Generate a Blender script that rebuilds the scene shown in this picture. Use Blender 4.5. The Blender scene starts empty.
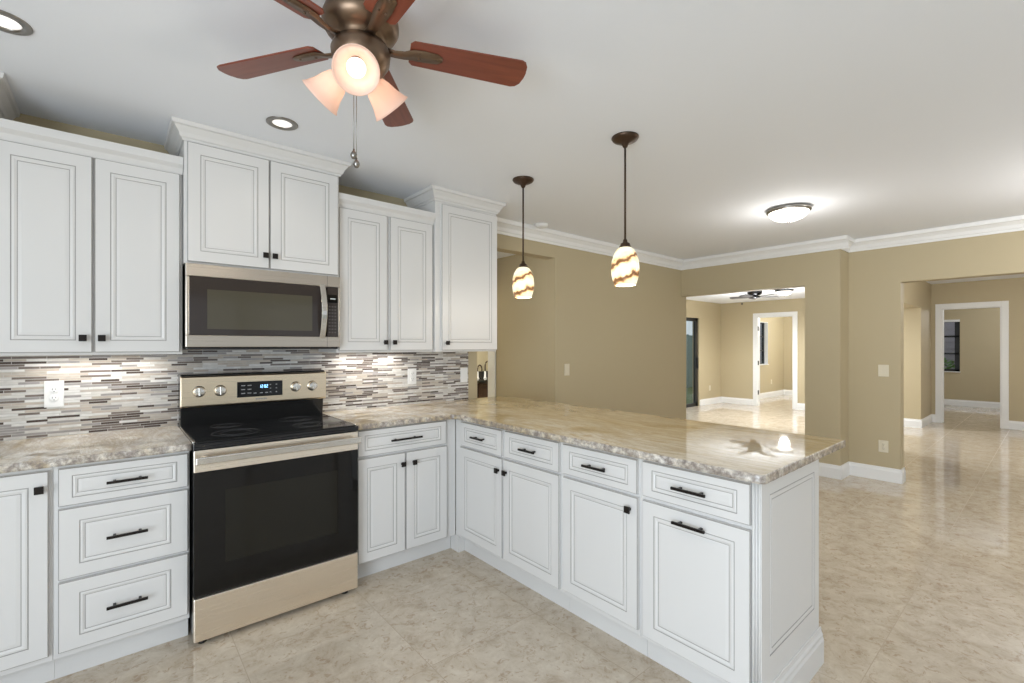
import bpy, bmesh, math, random
from mathutils import Vector, Matrix

random.seed(7)
SC = bpy.context.scene
COL = SC.collection
PI = math.pi

# ------------------------------------------------------------------ camera
cam_d = bpy.data.cameras.new('camera')
cam_d.sensor_fit = 'HORIZONTAL'
cam_d.sensor_width = 36.0
cam_d.lens = 466.64 / 1024 * 36.0
cam_d.shift_y = (345.98 - 341.5) / 1024
cam_d.clip_start = 0.05
cam = bpy.data.objects.new('camera', cam_d)
COL.objects.link(cam)
cam.location = (-0.2677, -3.1937, 1.3548)
cam.rotation_euler = (PI / 2, 0, -0.7061)
SC.camera = cam

# ------------------------------------------------------------------ view, world
SC.view_settings.view_transform = 'Standard'
SC.view_settings.look = 'None'
SC.view_settings.gamma = 1.0
SC.view_settings.use_curve_mapping = False
SC.view_settings.exposure = 0.0

w = bpy.data.worlds.new('sky')
SC.world = w
w.use_nodes = True
wb = w.node_tree.nodes['Background']
wb.inputs['Color'].default_value = (0.86, 0.93, 1.0, 1)
wb.inputs['Strength'].default_value = 0.75


# ------------------------------------------------------------------ lights
def area(name, loc, rot, sx, sy, power, color=(1, 1, 1)):
    d = bpy.data.lights.new(name, 'AREA')
    d.shape = 'RECTANGLE'
    d.size = sx
    d.size_y = sy
    d.energy = power
    d.color = color
    o = bpy.data.objects.new(name, d)
    COL.objects.link(o)
    o.location = loc
    o.rotation_euler = rot
    return o


def point(name, loc, power, color=(1, 1, 1), r=0.04):
    d = bpy.data.lights.new(name, 'POINT')
    d.energy = power
    d.color = color
    d.shadow_soft_size = r
    o = bpy.data.objects.new(name, d)
    COL.objects.link(o)
    o.location = loc
    return o


def spot(name, loc, power, color=(1, 1, 1), ang=120, r=0.05):
    d = bpy.data.lights.new(name, 'SPOT')
    d.energy = power
    d.color = color
    d.spot_size = math.radians(ang)
    d.spot_blend = 0.6
    d.shadow_soft_size = r
    o = bpy.data.objects.new(name, d)
    COL.objects.link(o)
    o.location = loc
    return o


DAY = (0.80, 0.90, 1.0)
WARM = (1.0, 0.90, 0.76)
# daylight through the glazed wall behind the camera and the side window
area('daylight_patio', (-0.1, -6.45, 1.15), (PI / 2, 0, 0), 2.8, 2.1, 3, DAY)
area('daylight_garden', (3.6, -6.45, 1.15), (PI / 2, 0, 0), 3.6, 2.1, 6, DAY)
area('daylight_side', (-2.55, -3.95, 1.07), (PI / 2, 0, -PI / 2), 2.5, 1.95, 150, DAY)
# strips below the wall cabinets
area('under_cabinet_light', (-0.32, -0.10, 1.300), (0, 0, 0), 0.45, 0.03, 1.05, (1.0, 0.95, 0.88))
area('under_cabinet_light', (1.10, -0.10, 1.300), (0, 0, 0), 0.45, 0.03, 1.5, (1.0, 0.95, 0.88))

# ------------------------------------------------------------------ materials
def nt(name):
    m = bpy.data.materials.new(name)
    m.use_nodes = True
    t = m.node_tree
    return m, t, t.nodes['Principled BSDF']


def mat(name, color, rough=0.5, metal=0.0, emit=None, es=0.0, spec=None, trans=0.0, coat=0.0):
    m, t, b = nt(name)
    b.inputs['Base Color'].default_value = (*color, 1)
    b.inputs['Roughness'].default_value = rough
    b.inputs['Metallic'].default_value = metal
    if spec is not None:
        b.inputs['Specular IOR Level'].default_value = spec
    if trans:
        b.inputs['Transmission Weight'].default_value = trans
    if coat:
        b.inputs['Coat Weight'].default_value = coat
    if emit:
        b.inputs['Emission Color'].default_value = (*emit, 1)
        b.inputs['Emission Strength'].default_value = es
    return m


def N(t, kind, **kw):
    n = t.nodes.new(kind)
    for k, v in kw.items():
        if k.startswith('i_'):
            n.inputs[k[2:].replace('_', ' ')].default_value = v
        else:
            setattr(n, k, v)
    return n


def ramp(t, stops, interp='LINEAR'):
    r = t.nodes.new('ShaderNodeValToRGB')
    r.color_ramp.interpolation = interp
    e = r.color_ramp.elements
    while len(e) < len(stops):
        e.new(0.5)
    for i, (p, c) in enumerate(stops):
        e[i].position = p
        e[i].color = (*c, 1)
    return r


def coords(t, scale=(1, 1, 1), rot=(0, 0, 0), kind='Object'):
    tc = t.nodes.new('ShaderNodeTexCoord')
    mp = t.nodes.new('ShaderNodeMapping')
    mp.inputs['Scale'].default_value = scale
    mp.inputs['Rotation'].default_value = rot
    t.links.new(tc.outputs[kind], mp.inputs['Vector'])
    return mp


def paint_wall(name, color, rough=0.6):
    m, t, b = nt(name)
    mp = coords(t)
    n = N(t, 'ShaderNodeTexNoise', i_Scale=140.0, i_Detail=2.0)
    t.links.new(mp.outputs[0], n.inputs['Vector'])
    bp = N(t, 'ShaderNodeBump', i_Strength=0.06, i_Distance=0.004)
    t.links.new(n.outputs['Fac'], bp.inputs['Height'])
    t.links.new(bp.outputs[0], b.inputs['Normal'])
    b.inputs['Base Color'].default_value = (*color, 1)
    b.inputs['Roughness'].default_value = rough
    return m


def floor_mat():
    m, t, b = nt('polished_marble_tile')
    L = t.links.new
    tc = t.nodes.new('ShaderNodeTexCoord')
    sep = t.nodes.new('ShaderNodeSeparateXYZ')
    L(tc.outputs['Object'], sep.inputs[0])
    S = 0.603

    def axis(out, off):
        a = N(t, 'ShaderNodeMath', operation='ADD')
        L(out, a.inputs[0]); a.inputs[1].default_value = -off + S * 100
        d = N(t, 'ShaderNodeMath', operation='DIVIDE')
        L(a.outputs[0], d.inputs[0]); d.inputs[1].default_value = S
        fl = N(t, 'ShaderNodeMath', operation='FLOOR'); L(d.outputs[0], fl.inputs[0])
        fr = N(t, 'ShaderNodeMath', operation='FRACT'); L(d.outputs[0], fr.inputs[0])
        s = N(t, 'ShaderNodeMath', operation='SUBTRACT'); L(fr.outputs[0], s.inputs[0]); s.inputs[1].default_value = 0.5
        ab = N(t, 'ShaderNodeMath', operation='ABSOLUTE'); L(s.outputs[0], ab.inputs[0])
        return fl, ab
    fx, ax = axis(sep.outputs[0], 0.150)
    fy, ay = axis(sep.outputs[1], -2.675)
    mx = N(t, 'ShaderNodeMath', operation='MAXIMUM'); L(ax.outputs[0], mx.inputs[0]); L(ay.outputs[0], mx.inputs[1])
    gt = N(t, 'ShaderNodeMath', operation='GREATER_THAN'); L(mx.outputs[0], gt.inputs[0]); gt.inputs[1].default_value = 0.4972
    # each tile gets its own offset in the stone pattern
    cmb = t.nodes.new('ShaderNodeCombineXYZ'); L(fx.outputs[0], cmb.inputs[0]); L(fy.outputs[0], cmb.inputs[1])
    wn = N(t, 'ShaderNodeTexWhiteNoise', noise_dimensions='3D'); L(cmb.outputs[0], wn.inputs['Vector'])
    sc = N(t, 'ShaderNodeVectorMath', operation='SCALE'); L(wn.outputs['Color'], sc.inputs[0]); sc.inputs['Scale'].default_value = 7.0
    ad = N(t, 'ShaderNodeVectorMath', operation='ADD'); L(tc.outputs['Object'], ad.inputs[0]); L(sc.outputs[0], ad.inputs[1])
    n1 = N(t, 'ShaderNodeTexNoise', i_Scale=9.0, i_Detail=10.0, i_Roughness=0.74, i_Distortion=0.5); L(ad.outputs[0], n1.inputs['Vector'])
    r1 = ramp(t, [(0.30, (0.42, 0.335, 0.24)), (0.45, (0.555, 0.475, 0.375)), (0.6, (0.64, 0.565, 0.46)), (0.75, (0.72, 0.665, 0.575))])
    L(n1.outputs['Fac'], r1.inputs[0])
    n2 = N(t, 'ShaderNodeTexNoise', i_Scale=26.0, i_Detail=6.0, i_Roughness=0.72, i_Distortion=0.9); L(ad.outputs[0], n2.inputs['Vector'])
    r2 = ramp(t, [(0.55, (0, 0, 0)), (0.63, (1, 1, 1))])
    L(n2.outputs['Fac'], r2.inputs[0])
    mv = N(t, 'ShaderNodeMath', operation='MULTIPLY'); L(r2.outputs[0], mv.inputs[0]); mv.inputs[1].default_value = 0.6
    mixv = N(t, 'ShaderNodeMix', data_type='RGBA')
    L(mv.outputs[0], mixv.inputs[0]); L(r1.outputs[0], mixv.inputs[6]); mixv.inputs[7].default_value = (0.37, 0.26, 0.17, 1)
    mixg = N(t, 'ShaderNodeMix', data_type='RGBA')
    L(gt.outputs[0], mixg.inputs[0]); L(mixv.outputs[2], mixg.inputs[6]); mixg.inputs[7].default_value = (0.40, 0.32, 0.235, 1)
    L(mixg.outputs[2], b.inputs['Base Color'])
    rr = N(t, 'ShaderNodeMath', operation='MULTIPLY_ADD'); L(gt.outputs[0], rr.inputs[0]); rr.inputs[1].default_value = 0.4; rr.inputs[2].default_value = 0.04
    L(rr.outputs[0], b.inputs['Roughness'])
    b.inputs['Specular IOR Level'].default_value = 0.5
    return m


def mosaic_mat():
    m, t, b = nt('linear_mosaic_tile')
    L = t.links.new
    tc = t.nodes.new('ShaderNodeTexCoord')
    sep = t.nodes.new('ShaderNodeSeparateXYZ'); L(tc.outputs['Object'], sep.inputs[0])
    cmb = t.nodes.new('ShaderNodeCombineXYZ'); L(sep.outputs[0], cmb.inputs[0]); L(sep.outputs[2], cmb.inputs[1])

    def brick(width, row, off, freq, sq, sqf):
        br = N(t, 'ShaderNodeTexBrick', offset=off, offset_frequency=freq, squash=sq, squash_frequency=sqf)
        br.inputs['Color1'].default_value = (0, 0, 0, 1)
        br.inputs['Color2'].default_value = (1, 1, 1, 1)
        br.inputs['Mortar'].default_value = (0.5, 0.5, 0.5, 1)
        br.inputs['Scale'].default_value = 1.0
        br.inputs['Mortar Size'].default_value = 0.0010
        br.inputs['Mortar Smooth'].default_value = 0.0
        br.inputs['Brick Width'].default_value = width
        br.inputs['Row Height'].default_value = row
        L(cmb.outputs[0], br.inputs['Vector'])
        return br
    br = brick(0.118, 0.0122, 0.37, 2, 0.62, 3)
    cr = ramp(t, [(0.0, (0.085, 0.062, 0.052)), (0.10, (0.20, 0.165, 0.145)), (0.22, (0.36, 0.34, 0.335)),
                  (0.34, (0.54, 0.49, 0.43)), (0.50, (0.64, 0.62, 0.59)), (0.66, (0.49, 0.425, 0.36)), (0.78, (0.73, 0.72, 0.70)),
                  (0.93, (0.14, 0.11, 0.095))], 'CONSTANT')
    L(br.outputs['Color'], cr.inputs[0])
    mp = N(t, 'ShaderNodeMapping'); mp.inputs['Scale'].default_value = (30, 30, 90); L(tc.outputs['Object'], mp.inputs[0])
    n = N(t, 'ShaderNodeTexNoise', i_Scale=1.0, i_Detail=3.0); L(mp.outputs[0], n.inputs['Vector'])
    rn = ramp(t, [(0.3, (0.82, 0.82, 0.82)), (0.7, (1.06, 1.05, 1.04))]); L(n.outputs['Fac'], rn.inputs[0])
    mul = N(t, 'ShaderNodeMix', data_type='RGBA', blend_type='MULTIPLY'); mul.inputs[0].default_value = 1.0
    L(cr.outputs[0], mul.inputs[6]); L(rn.outputs[0], mul.inputs[7])
    mg = N(t, 'ShaderNodeMix', data_type='RGBA')
    L(br.outputs['Fac'], mg.inputs[0]); L(mul.outputs[2], mg.inputs[6]); mg.inputs[7].default_value = (0.55, 0.53, 0.50, 1)
    L(mg.outputs[2], b.inputs['Base Color'])
    rr = N(t, 'ShaderNodeMath', operation='MULTIPLY_ADD'); L(br.outputs['Color'], rr.inputs[0]); rr.inputs[1].default_value = 0.3; rr.inputs[2].default_value = 0.12
    L(rr.outputs[0], b.inputs['Roughness'])
    bp = N(t, 'ShaderNodeBump', invert=True, i_Strength=0.4, i_Distance=0.001)
    L(br.outputs['Fac'], bp.inputs['Height']); L(bp.outputs[0], b.inputs['Normal'])
    return m


def granite_mat(name, rough, speck):
    m, t, b = nt(name)
    L = t.links.new
    mp = coords(t, (1.0, 0.42, 1.0), (0, 0, 0.35))
    n0 = N(t, 'ShaderNodeTexNoise', i_Scale=2.2, i_Detail=6.0, i_Roughness=0.62, i_Distortion=1.6); L(mp.outputs[0], n0.inputs['Vector'])
    r0 = ramp(t, [(0.26, (0.36, 0.26, 0.14)), (0.38, (0.62, 0.51, 0.32)), (0.47, (0.82, 0.76, 0.65)), (0.57, (0.90, 0.87, 0.82)), (0.67, (0.60, 0.48, 0.29)), (0.80, (0.80, 0.74, 0.65))])
    L(n0.outputs['Fac'], r0.inputs[0])
    mp2 = coords(t, (1.0, 0.22, 1.0), (0, 0, 0.28))
    n1 = N(t, 'ShaderNodeTexNoise', i_Scale=9.0, i_Detail=7.0, i_Roughness=0.7, i_Distortion=2.2); L(mp2.outputs[0], n1.inputs['Vector'])
    r1 = ramp(t, [(0.40, (0, 0, 0)), (0.50, (0.75, 0.75, 0.75)), (0.56, (0, 0, 0))]); L(n1.outputs['Fac'], r1.inputs[0])
    mv = N(t, 'ShaderNodeMath', operation='MULTIPLY'); L(r1.outputs[0], mv.inputs[0]); mv.inputs[1].default_value = 0.6
    mx = N(t, 'ShaderNodeMix', data_type='RGBA'); L(mv.outputs[0], mx.inputs[0]); L(r0.outputs[0], mx.inputs[6]); mx.inputs[7].default_value = (0.46, 0.37, 0.25, 1)
    # golden reflection of the tan wall, painted into the stone towards the bar part
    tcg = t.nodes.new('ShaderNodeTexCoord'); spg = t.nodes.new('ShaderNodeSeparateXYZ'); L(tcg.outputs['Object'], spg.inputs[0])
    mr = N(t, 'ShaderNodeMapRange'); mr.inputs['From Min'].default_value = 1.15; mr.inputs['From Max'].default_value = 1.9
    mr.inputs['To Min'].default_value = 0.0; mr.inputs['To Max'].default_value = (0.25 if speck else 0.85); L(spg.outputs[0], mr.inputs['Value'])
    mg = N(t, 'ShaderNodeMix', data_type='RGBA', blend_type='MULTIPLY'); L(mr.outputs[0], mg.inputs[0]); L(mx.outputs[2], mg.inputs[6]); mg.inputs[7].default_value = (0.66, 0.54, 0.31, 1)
    mp3 = coords(t)
    n2 = N(t, 'ShaderNodeTexNoise', i_Scale=(34.0 if speck else 60.0), i_Detail=4.0, i_Roughness=0.7); L(mp3.outputs[0], n2.inputs['Vector'])
    if speck:
        r2 = ramp(t, [(0.36, (0.1, 0.1, 0.1)), (0.52, (0.7, 0.7, 0.7)), (0.64, (1, 1, 1))])
        amt, dk = 0.92, (0.19, 0.155, 0.14, 1)
    else:
        r2 = ramp(t, [(0.56, (0, 0, 0)), (0.72, (1, 1, 1))])
        amt, dk = 0.5, (0.40, 0.35, 0.30, 1)
    L(n2.outputs['Fac'], r2.inputs[0])
    ms = N(t, 'ShaderNodeMath', operation='MULTIPLY'); L(r2.outputs[0], ms.inputs[0]); ms.inputs[1].default_value = amt
    m2 = N(t, 'ShaderNodeMix', data_type='RGBA'); L(ms.outputs[0], m2.inputs[0]); L(mg.outputs[2], m2.inputs[6]); m2.inputs[7].default_value = dk
    L(m2.outputs[2], b.inputs['Base Color'])
    b.inputs['Roughness'].default_value = rough
    b.inputs['IOR'].default_value = 1.65
    if speck:
        bp = N(t, 'ShaderNodeBump', i_Strength=0.4, i_Distance=0.004)
        L(n2.outputs['Fac'], bp.inputs['Height']); L(bp.outputs[0], b.inputs['Normal'])
    return m


def steel_mat(name='brushed_steel', color=(0.93, 0.84, 0.72), vertical=False):
    m, t, b = nt(name)
    L = t.links.new
    mp = coords(t, (900, 900, 1.5) if vertical else (1.5, 900, 900))
    n = N(t, 'ShaderNodeTexNoise', i_Scale=1.0, i_Detail=2.0); L(mp.outputs[0], n.inputs['Vector'])
    r = N(t, 'ShaderNodeMath', operation='MULTIPLY_ADD'); L(n.outputs['Fac'], r.inputs[0]); r.inputs[1].default_value = 0.16; r.inputs[2].default_value = 0.22
    L(r.outputs[0], b.inputs['Roughness'])
    b.inputs['Base Color'].default_value = (*color, 1)
    b.inputs['Metallic'].default_value = 1.0
    return m


def wood_mat(name, c1, c2, rough=0.35, axis=(2.0, 26, 26)):
    m, t, b = nt(name)
    L = t.links.new
    mp = coords(t, axis)
    n = N(t, 'ShaderNodeTexNoise', i_Scale=1.0, i_Detail=6.0, i_Roughness=0.6, i_Distortion=0.6); L(mp.outputs[0], n.inputs['Vector'])
    r = ramp(t, [(0.3, c1), (0.7, c2)]); L(n.outputs['Fac'], r.inputs[0])
    L(r.outputs[0], b.inputs['Base Color'])
    b.inputs['Roughness'].default_value = rough
    return m


def swirl_mat():
    m, t, b = nt('swirled_art_glass')
    L = t.links.new
    mp = coords(t, (1, 1, 1), (0.35, 0.15, 0))
    wv = N(t, 'ShaderNodeTexWave', wave_type='BANDS', bands_direction='Z', i_Scale=3.6, i_Distortion=2.6, i_Detail=2.0)
    wv.inputs['Detail Scale'].default_value = 5.0
    L(mp.outputs[0], wv.inputs['Vector'])
    r = ramp(t, [(0.0, (0.20, 0.09, 0.035)), (0.07, (0.50, 0.26, 0.11)), (0.16, (0.88, 0.66, 0.34)), (0.40, (0.95, 0.84, 0.55)), (1.0, (0.97, 0.92, 0.74))])
    L(wv.outputs['Fac'], r.inputs[0])
    L(r.outputs[0], b.inputs['Base Color'])
    L(r.outputs[0], b.inputs['Emission Color'])
    b.inputs['Emission Strength'].default_value = 0.55
    b.inputs['Roughness'].default_value = 0.12
    return m


M = dict(
    white=mat('white_cabinet_paint', (0.70, 0.69, 0.675), 0.36),
    glaze=mat('grey_pinstripe_glaze', (0.36, 0.345, 0.33), 0.5),
    trim=mat('white_trim_paint', (0.84, 0.84, 0.83), 0.35),
    tan=paint_wall('tan_wall_paint', (0.49, 0.412, 0.265)),
    ceil=paint_wall('ceiling_paint', (0.865, 0.89, 0.935), 0.8),
    floor=floor_mat(),
    mosaic=mosaic_mat(),
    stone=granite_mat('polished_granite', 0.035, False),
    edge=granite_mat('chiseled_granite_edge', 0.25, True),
    steel=steel_mat(),
    mwsteel=steel_mat('microwave_steel', (0.54, 0.48, 0.41)),
    panelsteel=steel_mat('range_panel_steel', (0.80, 0.67, 0.50)),
    steel2=mat('satin_steel', (0.70, 0.67, 0.62), 0.22, 1.0),
    black=mat('black_enamel', (0.012, 0.012, 0.012), 0.18),
    glass=mat('black_glass', (0.008, 0.0075, 0.007), 0.04, spec=0.28),
    glasstop=mat('black_ceramic_glass', (0.012, 0.012, 0.013), 0.07),
    window=mat('oven_window_glass', (0.014, 0.013, 0.010), 0.06, spec=0.28),
    mwglass=mat('microwave_door_glass', (0.045, 0.036, 0.032), 0.08, spec=0.3),
    mwwin=mat('microwave_window_glass', (0.085, 0.075, 0.052), 0.10, spec=0.3),
    ring=mat('burner_ring_print', (0.10, 0.10, 0.105), 0.15),
    hw=mat('black_bronze_hardware', (0.018, 0.014, 0.012), 0.35, 0.6),
    bronze=mat('oil_rubbed_bronze', (0.085, 0.055, 0.038), 0.38, 0.85),
    fanmetal=mat('antique_bronze', (0.19, 0.13, 0.088), 0.36, 0.9),
    nickel=mat('brushed_nickel', (0.30, 0.285, 0.265), 0.3, 1.0),
    cherry=wood_mat('cherry_blade_wood', (0.15, 0.036, 0.020), (0.25, 0.066, 0.034), 0.3),
    shade=mat('peach_frosted_glass', (0.90, 0.70, 0.60), 0.25, emit=(1.0, 0.72, 0.58), es=0.22, trans=0.0),
    bulb=mat('lit_bulb', (1, 1, 1), 0.3, emit=(1.0, 0.93, 0.80), es=2.6),
    lens=mat('lit_lens', (1, 1, 1), 0.3, emit=(1.0, 0.96, 0.88), es=0.8),
    bowl=mat('lit_white_glass_bowl', (1, 1, 1), 0.2, emit=(1.0, 0.95, 0.84), es=3.0),
    swirl=swirl_mat(),
    plate=mat('white_plastic', (0.86, 0.86, 0.85), 0.3),
    ivory=mat('ivory_plastic', (0.72, 0.66, 0.52), 0.35),
    slot=mat('dark_slot', (0.05, 0.05, 0.05), 0.6),
    dimkey=mat('dim_keypad_print', (0.075, 0.062, 0.055), 0.5),
    blue=mat('blue_clock_digits', (0.1, 0.3, 0.8), 0.4, emit=(0.35, 0.72, 1.0), es=2.5),
    legend=mat('grey_keypad_print', (0.30, 0.30, 0.30), 0.5),
    dkframe=mat('dark_bronze_window_frame', (0.012, 0.013, 0.015), 0.4),
    pane=None,
    vanity=wood_mat('dark_vanity_wood', (0.05, 0.025, 0.018), (0.085, 0.045, 0.032), 0.35, (20, 20, 2)),
    dkstone=mat('dark_vanity_top', (0.03, 0.03, 0.032), 0.12),
    fence=mat('mauve_fence_board', (0.46, 0.40, 0.47), 0.8),
    teal=mat('weathered_teal_screen', (0.24, 0.36, 0.37), 0.8),
    leaf=mat('shrub_leaf', (0.14, 0.30, 0.07), 0.6),
    grass=mat('lawn', (0.10, 0.17, 0.05), 0.9),
    darkblade=mat('dark_grey_fan_blade', (0.035, 0.033, 0.035), 0.4),
)
pm, pt, pb = nt('window_pane_glass')
pt.nodes.remove(pb)
tr = pt.nodes.new('ShaderNodeBsdfTransparent'); tr.inputs[0].default_value = (0.92, 0.96, 0.96, 1)
gl = pt.nodes.new('ShaderNodeBsdfGlossy'); gl.inputs['Roughness'].default_value = 0.0
mxs = pt.nodes.new('ShaderNodeMixShader')
mxs.inputs[0].default_value = 0.07; pt.links.new(tr.outputs[0], mxs.inputs[1]); pt.links.new(gl.outputs[0], mxs.inputs[2])
pt.links.new(mxs.outputs[0], pt.nodes['Material Output'].inputs[0])
M['pane'] = pm


# the fan's glass shades let the bulb's light through
st = M['shade'].node_tree
tl = st.nodes.new('ShaderNodeBsdfTranslucent'); tl.inputs[0].default_value = (0.97, 0.80, 0.70, 1)
ms_ = st.nodes.new('ShaderNodeMixShader'); ms_.inputs[0].default_value = 0.5
st.links.new(st.nodes['Principled BSDF'].outputs[0], ms_.inputs[1]); st.links.new(tl.outputs[0], ms_.inputs[2])
st.links.new(ms_.outputs[0], st.nodes['Material Output'].inputs[0])


# ------------------------------------------------------------------ mesh helpers
class B:
    """collects shapes into one bmesh"""

    def __init__(self):
        self.bm = bmesh.new()

    def face(self, pts, mi=0, smooth=False):
        vs = [self.bm.verts.new(p) for p in pts]
        f = self.bm.faces.new(vs)
        f.material_index = mi
        f.smooth = smooth
        return f

    def box(self, x0, x1, y0, y1, z0, z1, mi=0):
        if x0 > x1: x0, x1 = x1, x0
        if y0 > y1: y0, y1 = y1, y0
        if z0 > z1: z0, z1 = z1, z0
        v = [self.bm.verts.new((x, y, z)) for z in (z0, z1) for y in (y0, y1) for x in (x0, x1)]
        for idx in ((0, 2, 3, 1), (4, 5, 7, 6), (0, 1, 5, 4), (2, 6, 7, 3), (0, 4, 6, 2), (1, 3, 7, 5)):
            f = self.bm.faces.new([v[i] for i in idx])
            f.material_index = mi
        return self

    def prism(self, poly, axis, a0, a1, mi=0, smooth=False):
        """poly: list of 2D points; axis 'x' -> (y,z), 'y' -> (x,z), 'z' -> (x,y)"""
        def P(p, a):
            if axis == 'x': return (a, p[0], p[1])
            if axis == 'y': return (p[0], a, p[1])
            return (p[0], p[1], a)
        A = [self.bm.verts.new(P(p, a0)) for p in poly]
        C = [self.bm.verts.new(P(p, a1)) for p in poly]
        n = len(poly)
        fs = [self.bm.faces.new(A), self.bm.faces.new(C[::-1])]
        for i in range(n):
            f = self.bm.faces.new([A[i], C[i], C[(i + 1) % n], A[(i + 1) % n]])
            f.smooth = smooth
            fs.append(f)
        for f in fs:
            f.material_index = mi
        return self

    def lathe(self, prof, seg=32, mat4=None, mi=0, smooth=True, cap=True):
        """prof: list of (r,z)"""
        mat4 = mat4 or Matrix()
        rings = []
        for r, z in prof:
            if r < 1e-6:
                rings.append([self.bm.verts.new(mat4 @ Vector((0, 0, z)))])
            else:
                rings.append([self.bm.verts.new(mat4 @ Vector((r * math.cos(2 * PI * k / seg), r * math.sin(2 * PI * k / seg), z))) for k in range(seg)])
        for a, c in zip(rings, rings[1:]):
            for k in range(seg):
                k2 = (k + 1) % seg
                if len(a) == 1 and len(c) == 1: continue
                if len(a) == 1: vs = [a[0], c[k], c[k2]]
                elif len(c) == 1: vs = [a[k], c[0], a[k2]]
                else: vs = [a[k], c[k], c[k2], a[k2]]
                f = self.bm.faces.new(vs); f.smooth = smooth; f.material_index = mi
        if cap:
            for rg in (rings[0], rings[-1]):
                if len(rg) > 1:
                    f = self.bm.faces.new(rg); f.material_index = mi
        return self

    def tube(self, pts, r, seg=10, mi=0, smooth=True):
        pts = [Vector(p) for p in pts]
        rs = r if isinstance(r, (list, tuple)) else [r] * len(pts)
        rings = []
        up = Vector((0, 0, 1))
        for i, p in enumerate(pts):
            d = (pts[min(i + 1, len(pts) - 1)] - pts[max(i - 1, 0)]).normalized()
            ref = up if abs(d.dot(up)) < 0.95 else Vector((1, 0, 0))
            s = d.cross(ref).normalized(); u = s.cross(d).normalized()
            rings.append([self.bm.verts.new(p + rs[i] * (math.cos(2 * PI * k / seg) * s + math.sin(2 * PI * k / seg) * u)) for k in range(seg)])
        for a, c in zip(rings, rings[1:]):
            for k in range(seg):
                f = self.bm.faces.new([a[k], a[(k + 1) % seg], c[(k + 1) % seg], c[k]]); f.smooth = smooth; f.material_index = mi
        for rg in (rings[0], rings[-1]):
            f = self.bm.faces.new(rg); f.material_index = mi
        return self

    def ball(self, c, r, mi=0, sz=1.0, seg=16):
        mat4 = Matrix.Translation(c) @ Matrix.Diagonal((1, 1, sz, 1))
        bmesh_ret = bmesh.ops.create_uvsphere(self.bm, u_segments=seg, v_segments=seg // 2, radius=r, matrix=mat4)
        for v in bmesh_ret['verts']:
            for f in v.link_faces:
                f.smooth = True; f.material_index = mi
        return self

    def panel(self, x0, x1, z0, z1, yf, th=0.02, m=0.055, mz=None, gap=0.016, wg=0.0034):
        """a raised cabinet front facing -y: bevelled rim, stile, two pinstripe grooves, panel"""
        mz = m if mz is None else mz
        q = lambda k, d, mi: (m + k, mz + k, d, mi)
        e = wg + gap
        rings = [(0, 0, th, 0), (0, 0, 0.003, 0), (0.003, 0.003, 0, 1), (m, mz, 0, 0), q(0.0005, 0.0015, 1), q(wg, 0.0018, 1),
                 q(wg + 0.0005, 0.0, 0), q(wg + gap * .45, -0.0012, 0), q(e, 0.0022, 0), q(e + 0.0004, 0.0032, 1), q(e + 0.0004 + wg * .7, 0.0032, 1), q(e + wg * .7 + 0.012, 0.0015, 0)]
        prev = None
        for (ix, iz, dy, mi) in rings:
            r = [self.bm.verts.new(p) for p in ((x0 + ix, yf + dy, z0 + iz), (x1 - ix, yf + dy, z0 + iz), (x1 - ix, yf + dy, z1 - iz), (x0 + ix, yf + dy, z1 - iz))]
            if prev is None:
                self.bm.faces.new(r[::-1])
            else:
                for k in range(4):
                    f = self.bm.faces.new([prev[k], prev[(k + 1) % 4], r[(k + 1) % 4], r[k]]); f.material_index = mi
            prev = r
        self.bm.faces.new(prev)
        return self

    def obj(self, name, mats, parent=None, bevel=0.0, seg=2, angle=40):
        bmesh.ops.recalc_face_normals(self.bm, faces=self.bm.faces[:])
        me = bpy.data.meshes.new(name)
        self.bm.to_mesh(me)
        self.bm.free()
        for mm in (mats if isinstance(mats, (list, tuple)) else [mats]):
            me.materials.append(mm)
        o = bpy.data.objects.new(name, me)
        COL.objects.link(o)
        if parent is not None:
            o.parent = parent
        if bevel:
            md = o.modifiers.new('bevel', 'BEVEL')
            md.width = bevel; md.segments = seg; md.limit_method = 'ANGLE'; md.angle_limit = math.radians(angle)
        return o


def tag(o, label, cat, group=None):
    o['label'] = label
    o['category'] = cat
    if group:
        o['group'] = group
    return o


def thing(name, label, cat, loc=(0, 0, 0), rz=0.0, group=None):
    o = bpy.data.objects.new(name, None)
    o.empty_display_size = 0.1
    COL.objects.link(o)
    o.location = loc
    o.rotation_euler = (0, 0, rz)
    return tag(o, label, cat, group)


def struct(name, b, m, bevel=0.0):
    o = b.obj(name, m, None, bevel)
    o['kind'] = 'structure'
    return o


def dup(root, loc, rz, label, group=None):
    r = root.copy(); COL.objects.link(r); r.location = loc; r.rotation_euler = (0, 0, rz)
    r['label'] = label
    if group: r['group'] = group
    for ch in list(root.children):
        c = ch.copy(); COL.objects.link(c); c.parent = r
        for g in list(ch.children):
            d = g.copy(); COL.objects.link(d); d.parent = c
    return r


# ------------------------------------------------------------------ the room shell
CH = 2.457          # ceiling height
XF, X2, X4, X5 = 5.348, 5.628, 10.85, 14.3
struct('floor', B().box(-3, 5.3, -7.2, 3.2, -0.06, 0).box(5.3, 14.46, -7.2, 2.26, -0.06, 0), M['floor'])
struct('ceiling_family', B().box(XF + 0.1305, X4 - 0.0005, -1.4695, 2.0895, 2.37, CH - 0.001), M['ceil'])
struct('ceiling_hall', B().box(0.8205, 3.0095, 0.1205, 0.93, 2.335, CH - 0.001), M['ceil'])
struct('ceiling', B().box(-3, 5.3, -7.2, 3.2, CH, CH + 0.08).box(5.3001, 14.46, -7.2, 2.26, CH, CH + 0.08), M['ceil'])

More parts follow.
